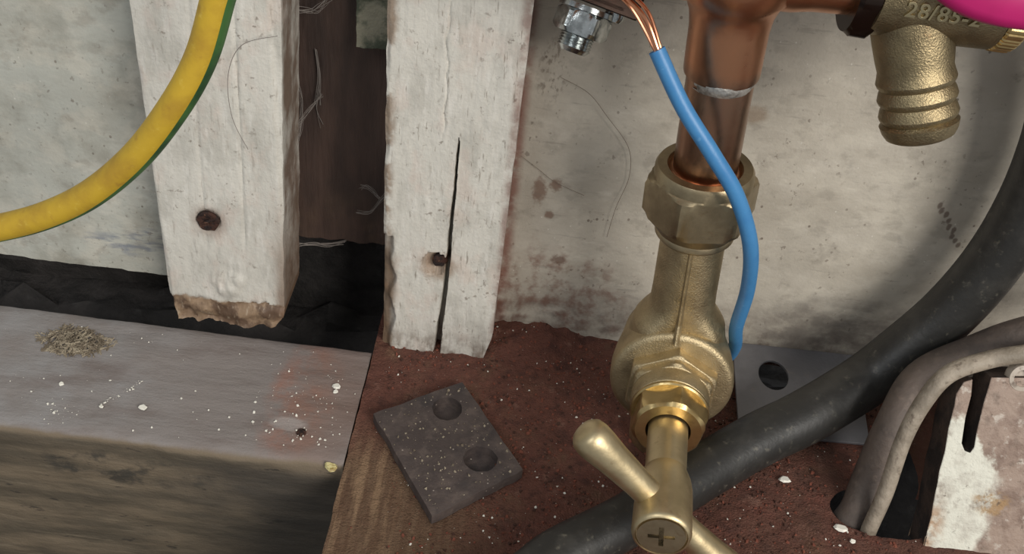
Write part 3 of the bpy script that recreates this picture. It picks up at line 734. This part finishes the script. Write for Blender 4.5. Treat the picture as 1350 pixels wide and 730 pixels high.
G().lathe([(0, .2), (0, .36), (.3, .36), (.45, .28), (.5, .1)], BO + bx * 1.02 - Vector((0, .1, -.1)), bdir, 24).build('rivet', 'zinc', t)
G().lathe([(0, .95), (2.5, .95)], BO - bdir * .45 + Vector((.15, .1, 0)), -bdir, 32).build('rubber_pad', 'hose', t)

# ------------------------------------------------------------------ cables and hoses
BL = [(3.58, -6.8, 18.16), (4.62, -7.4, 16.69), (5.8, -7.85, 15.36), (6.86, -8.0, 13.99), (7.75, -7.85, 12.05), (8.32, -7.0, 9.57), (8.6, -6.0, 6.92), (9.22, -4.4, 4.5), (9.25, -3.2, 2.6), (8.5, -2.4, 1.0), (8.2, -1.6, .5)]
t = thing('electric_wire', (8.2, -1.6, .3), 'blue insulated wire with stripped copper strands crossing the copper pipe', 'wire')
G().tube(BL, .265, 20, 10).build('insulation', 'blue', t)
p0 = Vector(BL[0])
for i, (ox, oy) in enumerate(((0, 0), (.1, .05), (-.06, .07), (.04, -.07))):
    o3 = Vector((ox, oy, ox * .5))
    G().tube([p0 + o3 * .8 + Vector((.25, -.1, -.35)), p0 + o3, Vector((3.05, -6.3, 18.88)) + o3 * (1.6 + .3 * i), Vector((2.59, -5.8, 19.16)) + o3 * 1.9, Vector((2.0, -4.9, 19.2)) + o3 * 2], .062, 8, 6).build('copper_strand', 'strand', t)

YL = [(-24, -8.2, 8.2), (-21.6, -8.4, 8.45), (-19.29, -8.5, 9.07), (-17.39, -8.8, 9.89), (-15.59, -9.0, 10.8), (-13.79, -9.2, 12.07), (-12.0, -9.4, 13.89), (-10.52, -9.6, 15.95), (-9.56, -9.6, 17.69), (-8.93, -9.6, 19.51), (-8.54, -9.6, 20.86), (-8.2, -9.4, 24)]
t = thing('earth_cable', (-24, -8.2, 7.7), 'thick yellow and green earth cable curving across the upper left', 'cable')
ins = G().tube(YL, .47, 28, 10).build('insulation', 'yellow', t)
G().tube(YL, .47, 10, 10, arc=(math.radians(136), math.radians(196)), lift=.006).build('stripe', 'green', t, label='green stripe')
G().tube(YL, .47, 10, 10, arc=(math.radians(275), math.radians(312)), lift=.006).build('stripe', 'green', t, label='green stripe')

HL = [(-2, -18, 1.2), (.6, -15.4, 1.2), (1.87, -14.04, 1.2), (2.9, -12.93, 1.2), (5.4, -11.0, 1.2), (8.42, -8.27, 1.3), (10.64, -6.6, 1.65), (12.55, -5.42, 2.0), (15.0, -3.7, 2.65), (16.3, -3.1, 3.9), (17.75, -2.6, 6.0), (18.7, -2.3, 8.5), (19.05, -2.2, 11.2), (18.9, -2.2, 13.9), (18.3, -2.4, 16.5), (17.4, -2.8, 19.5), (16, -3.4, 24)]
o = G().tube(HL, [1.0] * 5 + [1.08, 1.1, 1.12, 1.14, 1.14, 1.14, 1.14, 1.14, 1.12, 1.1, 1.1, 1.1], 32, 10).build('rubber_hose', 'hose', org=(5.4, -11, .1))
props(o, 'thick black rubber hose sweeping from the floor up the right side', 'hose')
o = G().tube([(14.1, -8.5, -3.5), (14.3, -8.55, -1.2), (14.72, -8.3, 0), (15.07, -7.5, .9), (15.6, -6.4, 3.1), (16.6, -5.0, 4.5), (18.5, -4.4, 5.6), (20.41, -4.4, 7.0), (25, -4.2, 9)], [.62, .62, .62, .62, .64, .68, .72, .74, .74], 24, 8).build('brown_hose', 'hose_brown', org=(14.72, -8.3, 0))
props(o, 'dusty brown hose coming out of the floor hole beneath the black hose', 'hose')
o = G().tube([(15.3, -9.1, -3.5), (15.2, -9.15, -1.2), (15.1, -9.2, .2), (15.3, -8.75, 1.77), (15.45, -8.0, 3.95), (15.85, -7.4, 5.46), (16.6, -6.8, 6.48), (18.01, -6.3, 6.95), (19.2, -6.1, 7.25), (20.55, -6.0, 7.55), (25, -6, 8)], [.31, .31, .31, .31, .31, .33, .34, .34, .34, .34, .34], 18, 8).build('white_cable', 'cable', org=(15.1, -9.2, 0))
props(o, 'thin grubby white cable bending over the flaking board', 'cable')

# ------------------------------------------------------------------ leaning painted board, lower right
org = (21, -8, 0)
bu = Vector((0, 3.0, 5.9)).normalized(); bn = Vector((1, 0, 0)).cross(bu)      # bn points to the room
out = [(0, -.2)]
for i in range(1, 15): out.append((i * .72, -.2))
tops = [(10.1, 7.45), (6, 7.4), (3, 7.3), (1.18, 7.1), (1.1, 6.1), (1.07, 5.0), (1.1, 4.3), (1.0, 4.05), (.8, 4.1), (.62, 4.4), (.56, 5.4), (.6, 6.3), (.52, 6.95), (.2, 6.8)]
out += tops
out += [(.03 + .1 * nz(2, k * .5) - .02, 6.3 - k * .45) for k in range(14)]
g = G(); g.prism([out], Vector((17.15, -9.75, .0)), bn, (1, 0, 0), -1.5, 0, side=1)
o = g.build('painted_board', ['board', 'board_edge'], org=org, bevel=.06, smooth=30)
props(o, 'leaning board with flaking white paint and a dark notch in the lower right', 'board')
g = G(); ctr = Vector((17.15, -9.75, 0)) + Vector((2.35, 0, 0)) + bu * 7.2 - bn * .3
g.lathe([(-.05, .55), (.2, .55), (.32, .5), (.34, .34), (.26, .3), (.1, .28)], ctr, bn, 32)
o = g.build('cable_clip', 'clip', org=ctr); props(o, 'small round grey plastic clip on top of the flaking board', 'clip')

# ------------------------------------------------------------------ plates on the floor
org = (-1.8, -7.7, .05)
pc = [(-5.0, -6.6), (-1.95, -11.4), (1.3, -8.65), (-1.6, -4.2)]
outl = []
for i in range(4):
    a, b = Vector(pc[i]), Vector(pc[(i + 1) % 4])
    for k in range(10):
        q = a.lerp(b, k / 10); n_ = (b - a).normalized(); n_ = Vector((n_.y, -n_.x))
        outl.append(tuple(q + n_ * ((.07 * nz(q.x, q.y, 3, 1.1) + .05 * nz(q.x, q.y, 8, 3)) if k else 0)))
g = G(); g.prism([outl, circ(-2.05, -5.85, .62, .66, 30, .06), circ(-.42, -8.35, .68, .66, 30, .06, 3)], (0, 0, 0), (0, 0, 1), (1, 0, 0), .12, .55)
g.prism([outl], (0, 0, 0), (0, 0, 1), (1, 0, 0), .06, .115)  # backing sheet added across the holes so they look dark inside
o = g.build('spacer_plate', 'slate', org=org, bevel=.05, smooth=30); props(o, 'black slab with two round holes lying on the wooden floor', 'plate')
org = (13, -2.6, .1)
pu = Vector((.08, 5.0, .72)).normalized(); pn = Vector((1, 0, 0)).cross(pu)
g = G(); g.prism([[(0, 0), (5.6, .15), (5.7, 5.0), (.0, 4.95)], circ(1.75, 3.3, .67, .82, 36)], (10.3, -4.95, .12), pn, (1, 0, 0), 0, .14)
o = g.build('steel_plate', 'plate', org=org, bevel=.02, smooth=30); props(o, 'flat grey metal plate with one round hole tucked under the black hose', 'plate')

# ------------------------------------------------------------------ debris
def shard(g, p, s, flat=.5):
    a = random.random() * 6.28; n = random.choice((3, 4, 5)); ring = []
    rr = [s * random.uniform(.55, 1.15) for _ in range(n)]
    tl = random.uniform(-.4, .4)
    bot = [p + Vector((math.cos(a + 6.283 * i / n) * rr[i], math.sin(a + 6.283 * i / n) * rr[i], tl * math.cos(6.283 * i / n) * s)) for i in range(n)]
    top = [q * .75 + p * .25 + Vector((0, 0, s * flat)) for q in bot]
    g.rings([bot, top])


def chip(name, p, s, mat, label, group=None, el=1.):
    g = G(); n = 9; a = random.random() * 6
    lo = [Vector((p[0] + math.cos(a + 6.283 * i / n) * s * random.uniform(.7, 1.2) * el, p[1] + math.sin(a + 6.283 * i / n) * s * random.uniform(.6, 1.1), p[2] + random.uniform(0, .06))) for i in range(n)]
    c_ = Vector(p)
    hi = [c_ + (q - c_) * .7 + Vector((0, 0, s * random.uniform(.25, .6))) for q in lo]
    g.rings([lo, hi]); o = g.build(name, mat, org=p, smooth=20)
    return props(o, label, 'paint chip', group)


chip('paint_chip', (-14.36, -7.26, .02), .19, 'flake', 'largest white paint chip on the grey beam near its front edge')
chip('paint_chip', (-18.0, -6.49, .02), .12, 'flake', 'white paint chip on the beam in front of the straw clump')
chip('paint_chip', (-15.96, -7.47, .02), .11, 'flake', 'small white paint chip on the beam left of the largest chip')
chip('paint_chip', (-6.89, -4.8, .02), .2, 'flake', 'white paint chip at the right end of the beam by the split batten')
chip('paint_chip', (-6.88, -5.15, .02), .12, 'flake', 'little white paint chip just in front of the one at the beam end')
chip('paint_chip', (-6.25, -9.1, -.12), .26, 'flake_y', 'yellowish crumpled paint chip on the front corner of the beam')
chip('paint_chip', (11.97, -7.23, .1), .2, 'flake', 'white paint chip on red dust right of the valve handle', el=1.5)
chip('paint_chip', (13.95, -9.36, .06), .2, 'flake', 'long white paint chip beside the hose hole in the floor', el=1.5)
chip('paint_chip', (14.3, -9.95, .06), .13, 'flake', 'round white paint chip nearest the camera by the floor hole')

def scatter(name, label, mat, n, region, s0, s1, hfun, flat=.5):
    g = G()
    for _ in range(n):
        x, y = region()
        shard(g, Vector((x, y, hfun(x, y))), s0 + (s1 - s0) * random.random() ** 3, flat)
    o = g.build(name, mat, smooth=0); return props(o, label, 'debris', kind='stuff')


def rf_red():
    while True:
        x, y = random.uniform(-5, 17), random.uniform(-14, .2)
        if any(math.hypot((x - hx) / ra, (y - hy) / rb) < 1.06 for hx, hy, ra, rb in HOLES): continue
        if nz(x, y, 3, .6) + .5 * max(sstep(-3, 1, x), sstep(-8, -4, y)) > random.uniform(-.1, .9): return x, y


scatter('dust_crumbs', 'red brown dust crumbs scattered all over the floorboard', 'crumb', 3200, rf_red, .02, .1, floor_h, .7)
scatter('dust_crumbs', 'dark brown dirt crumbs scattered all over the floorboard', 'crumb_d', 1600, rf_red, .02, .11, floor_h, .7)
scatter('paint_specks', 'tiny white paint specks scattered over the red dusty floor', 'flake', 620, rf_red, .012, .07, lambda x, y: floor_h(x, y) + .02)


def rf_beam():
    while True:
        k = random.random()
        if k < .45: x, y = random.gauss(-8, 1.2), random.gauss(-6.2, 1.7)
        elif k < .6: x, y = random.gauss(-17.3, .7), random.gauss(-8.2, .4)
        elif k < .75: x = random.uniform(-16.1, -14.9); y = -7.4 + (x + 16.1) * 1.3 + random.gauss(0, .12)
        else: x, y = random.uniform(-22, -6), random.uniform(-8.6, -2.8)
        if -23 < x < -5.95 and -8.7 < y < -2.8: return x, y


scatter('paint_specks', 'tiny white paint specks scattered on the grey beam top', 'flake', 300, rf_beam, .01, .075, lambda x, y: .02)
def rf_plate():
    while True:
        x, y = random.uniform(-5, 1.3), random.uniform(-11.4, -4.2)
        p = Vector((x, y))
        if all((Vector(pc[(i + 1) % 4]) - Vector(pc[i])).cross(p - Vector(pc[i])) > .25 for i in range(4)) and math.hypot(x + 2.05, y + 5.85) > .75 and math.hypot(x + .42, y + 8.35) > .75: return x, y
scatter('paint_specks', 'fine pale grit lying on the black slab with two holes', 'straw', 260, rf_plate, .012, .075, lambda x, y: .56)

g = G()
for _ in range(640):
    a = random.random() * 6.283; r = random.random() ** .6 * (1 + .45 * nz(math.cos(a) * 1.3, math.sin(a) * 1.3, 2))
    x = -18.4 + 1.5 * r * math.cos(a); y = -4.0 + .85 * r * math.sin(a) - .12 * (x + 18.4)
    p = Vector((x, y, .03 + .28 * (1 - r) * random.random())); d = Vector((random.uniform(-1, 1), random.uniform(-1, 1), random.uniform(-.15, .3))).normalized() * random.uniform(.06, .2)
    g.tube([p - d, p + d], random.uniform(.014, .04), 4, smooth=False)
props(g.build('straw_clump', 'straw', smooth=0), 'clump of straw coloured sawdust on the left of the grey beam', 'debris', kind='stuff')

# hairs and cobwebs
def fibre(name, pts, r, mat, label, cat):
    return props(G().tube(pts, r, 6, 8).build(name, mat, org=pts[0]), label, cat)


fibre('hair', [(.99, -.14, 13.3), (2.1, -.18, 12.8), (2.95, -.2, 11.9), (4.0, -.2, 10.6), (4.25, -.16, 9.2), (3.95, -.18, 7.65), (3.8, -.14, 6.06)], .011, 'hair', 'long dark hair curling on the wall left of the valve nut', 'hair')
fibre('hair', [(-.2, -.14, 9.6), (.6, -.16, 9.05), (1.3, -.16, 8.55), (2.56, -.14, 8.04)], .009, 'hair', 'short dark hair on the wall above the rust stain', 'hair')
fibre('hair', [(-9.3, -2.3, 14.8), (-10.6, -2.35, 14.3), (-11.2, -2.35, 13.0), (-11.2, -2.3, 11.2), (-10.7, -2.25, 9.8)], .014, 'web', 'pale thread curling down the batten beside the earth cable', 'thread')
webs = [([(-10.2, .6, 14.9), (-9.71, .8, 14.5), (-9.0, 1, 14.3), (-8.54, 1, 14.4), (-8.1, 1.1, 14.9)], .03, 'cobweb strand sagging across the top of the dark recess'),
        ([(-8.9, 1.9, 12.2), (-8.75, 1.85, 11), (-8.9, 1.9, 9.6), (-8.8, 1.9, 8.6)], .035, 'cobweb strand hanging down the brown board in the recess'),
        ([(-9.5, .6, 11.6), (-9.3, 1, 10.4), (-9.4, .9, 9.0), (-9.6, .5, 8.2)], .026, 'cobweb strand clinging to the side of the left batten'),
        ([(-9.6, .4, 9.2), (-9.1, 1, 9.9), (-8.6, 1.4, 10.4)], .02, 'short slanting cobweb strand beside the left batten'),
        ([(-5.4, .2, 7.0), (-6.0, .8, 6.0), (-6.5, 1.2, 5.0), (-7.2, 1.5, 4.6)], .026, 'cobweb strand stretched from the split batten into the recess'),
        ([(-6.1, .9, 5.9), (-6.6, 1.1, 6.3), (-7.0, 1.4, 6.1)], .018, 'tiny forked cobweb strand beside the split batten'),
        ([(-9.9, 1.5, 2.4), (-9.2, 1.8, 2.35), (-8.6, 1.85, 2.3), (-7.8, 1.85, 2.6)], .045, 'ragged pale cobweb along the bottom edge of the recess board')]
for p, r, lb in webs:
    g = G()
    for k in range(7):
        g.tube([Vector(q) + Vector((random.gauss(0, .06), random.gauss(0, .04), random.gauss(0, .08))) for q in p[: random.choice((len(p), len(p), 3))]], r * random.uniform(.2, .55), 5, 6)
    props(g.build('cobweb', 'web', org=p[0]), lb, 'cobweb')
